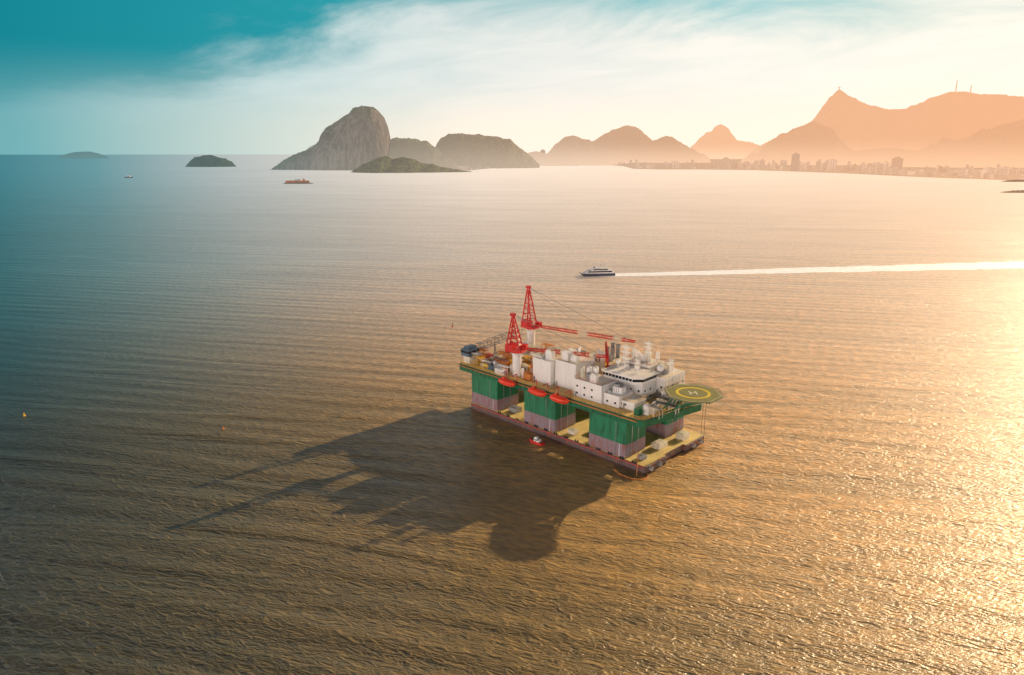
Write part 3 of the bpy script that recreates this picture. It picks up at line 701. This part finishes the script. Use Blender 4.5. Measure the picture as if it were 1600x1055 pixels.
HC=(115.2,21.8); HZ=30.0; HR=11.2
def ngon(n,r_,off=0): return [(HC[0]+r_*math.cos(2*math.pi*i/n+off),HC[1]+r_*math.sin(2*math.pi*i/n+off)) for i in range(n)]
hd=MB().prism(ngon(8,HR,math.pi/8),HZ-.5,HZ).build('helideck',m_heli,rig,bevel=.12)
def ringm(n,r0,r1,z,off=0):
    a=ngon(n,r0,off);b_=ngon(n,r1,off)
    return MB().add([(p_[0],p_[1],z) for p_ in a]+[(p_[0],p_[1],z) for p_ in b_],[(i,i+n,(i+1)%n+n,(i+1)%n) for i in range(n)])
m_ypaint=mat('yellow_marking_paint',(.92,.68,.02),.7,0,.1); m_wpaint=mat('white_marking_paint',(.85,.80,.62),.7,0,.08)
ringm(48,5.5,6.7,HZ+.02).build('landing_circle',m_ypaint,hd)
ringm(8,HR-.75,HR-.55,HZ+.02,math.pi/8).build('edge_line',m_wpaint,hd)
mb=MB()
def hb(a0,a1,b0,b1):
    ca=math.cos(math.radians(45)); pts=[]
    for a,b_ in((a0,b0),(a1,b0),(a1,b1),(a0,b1)): pts.append((HC[0]+a*ca-b_*ca,HC[1]+a*ca+b_*ca))
    mb.prism(pts,HZ+.005,HZ+.03)
hb(-1.5,-.9,-2.0,2.0); hb(.9,1.5,-2.0,2.0); hb(-.9,.9,-.35,.35)
mb.build('letter_h',m_wpaint,hd)
n=8; a=ngon(8,HR+.05,math.pi/8); b_=ngon(8,HR+1.3,math.pi/8)
mb=MB()
for i in range(n):
    j=(i+1)%n
    for k in range(9):
        f_=k/9; p0=Vector((*a[i],HZ-.3)).lerp(Vector((*a[j],HZ-.3)),f_); p1=Vector((*b_[i],HZ+.05)).lerp(Vector((*b_[j],HZ+.05)),f_); mb.tube(p0,p1,.045,3)
    for f_ in(.5,1.0):
        mb.tube(Vector((*a[i],HZ-.3)).lerp(Vector((*b_[i],HZ+.05)),f_),Vector((*a[j],HZ-.3)).lerp(Vector((*b_[j],HZ+.05)),f_),.05,3)
mb.build('safety_net',m_grey,hd)
mb=MB()
for y in(13,18,22,26,31):
    hx=math.sqrt(max(0,10.3**2-(y-HC[1])**2))
    mb.tube((HC[0]-hx,y,HZ-.9),(HC[0]+hx,y,HZ-.9),.3,4)
    mb.tube((106,y,DZ-1),(HC[0]+hx*.7,y,HZ-.9),.28,6); mb.tube((106,y,DZ),(HC[0]-hx*.6,y,HZ-.9),.28,6)
    mb.tube((110.5,y,DZ),(HC[0]+hx*.1,y,HZ-.9),.22,6)
for x in(108,112,116,120,124):
    hx=math.sqrt(max(0,10.3**2-(x-HC[0])**2)); mb.tube((x,HC[1]-hx,HZ-.8),(x,HC[1]+hx,HZ-.8),.25,4)
mb.build('helideck_truss',m_deckside,rig)
mb=MB(); mb.tube((100,22,26.5),(105,20,HZ),.15,4).tube((100,23.2,26.5),(105,21.2,HZ),.15,4)
for k in range(12): f_=k/12; mb.box(100+5*f_,100.3+5*f_,21-1*f_+.6,23-1.2*f_,26.6+3.3*f_,26.68+3.3*f_)
mb.build('helideck_stair',m_cream,rig)
mb=MB()
pts=[Vector((104+7*math.cos(a_),-1+4.5*math.sin(a_),.25)) for a_ in [math.radians(x) for x in range(-170,60,12)]]
for a_,b2 in zip(pts[:-1],pts[1:]): mb.tube(a_,b2,.16,5)
mb.build('mooring_hose',m_rust,rig)
for p_,q_ in(((109.2,38,3),(112,42,-1)),((109.2,42,3),(113,47,-1)),((106,.2,9),(107,-2,-1))): MB().tube(p_,q_,.13,5).build('anchor_chain',m_rust,rig)
for y in(4,10,35,41): MB().tube((108.8,y,2),(110.2,y,2),.9,12).build('fairlead',m_grey,rig)
for y in(38,40.5): MB().tube((111,y,DZ-1),(111,y,6),.06,4).build('hanging_line',m_black,rig)

def lifeboat(px_local,label):
    M=Matrix.Translation(O)@Matrix.Rotation(RZ,4,'Z'); p_=M@Vector((px_local,-2.3,DZ-2.0))
    f=empty('lifeboat',p_,RZ)
    vs=[];fs=[];n=16;K=14
    for i in range(n+1):
        a=-1+2*i/n; r_=max(0.02,(1-abs(a)**3.2)**.5)
        for k in range(K):
            th=2*math.pi*k/K; y=1.75*r_*math.cos(th); z=1.65*r_*math.sin(th)
            if z<0:z*=.9
            vs.append((a*5.2,y,1.5+z+ (abs(a)**3)*.25))
    for i in range(n):
        for k in range(K): fs.append((i*K+k,(i+1)*K+k,(i+1)*K+(k+1)%K,i*K+(k+1)%K))
    fs.append(tuple(range(K)));fs.append(tuple(n*K+k for k in range(K-1,-1,-1)))
    MB().add(vs,fs).build('hull',m_orange,f,smooth=True)
    MB().box(-2.6,-1.2,-.6,.6,2.9,3.8).build('wheelhouse',m_orange,f,bevel=.2)
    MB().box(-2.65,-1.15,-.5,.5,3.3,3.6).build('window_band',m_glass,f)
    MB().box(-4.4,4.4,-1.79,1.79,1.38,1.5).build('rubbing_band',m_red,f)
    tag(f,label,'lifeboat','lifeboats along the near side of the platform')
    for dx in(-3.2,3.2):
        MB().tube((px_local+dx,.8,DZ),(px_local+dx,.6,DZ+3.6),.2,6).tube((px_local+dx,.6,DZ+3.6),(px_local+dx,-2.4,DZ+3.2),.18,6).tube((px_local+dx,-2.3,DZ+3.2),(px_local+dx,-2.3,DZ+1.0),.05,4).build('davit',m_red,rig)
lifeboat(36.5,'orange enclosed lifeboat nearest the left end of the platform')
lifeboat(55,'middle orange enclosed lifeboat beside the white blocks')
lifeboat(67.5,'orange enclosed lifeboat farthest right, below the accommodation block')

M=Matrix.Translation(O)@Matrix.Rotation(RZ,4,'Z')
def container(x,y,z,m,label,rz=0):
    f=empty('shipping_container',M@Vector((x,y,z)),RZ+rz)
    mb=MB().box(-3,3,-1.2,1.2,0,2.5)
    for k in range(15): mb.box(-2.85+k*.4,-2.7+k*.4,-1.25,-1.199,.15,2.35)
    mb.build('body',m,f)
    mb=MB().box(3.01,3.05,-1,1,.2,.3)
    for y_ in(-.9,-.4,.4,.9): mb.tube((3.04,y_,.15),(3.04,y_,2.35),.04,4)
    mb.build('door_bars',m_grey,f)
    tag(f,label,'container')
container(7,16,Z,m_red,'red shipping container near the left end of the platform deck')
container(18,4.6,Z,m_blue,'blue grey shipping container by the left deck rail')
container(27,3.2,Z,m_white,'white shipping container beside the front crane pedestal')
container(101.5,7,Z,m_deckside,'green shipping container at the near corner of the deck',math.pi/2)
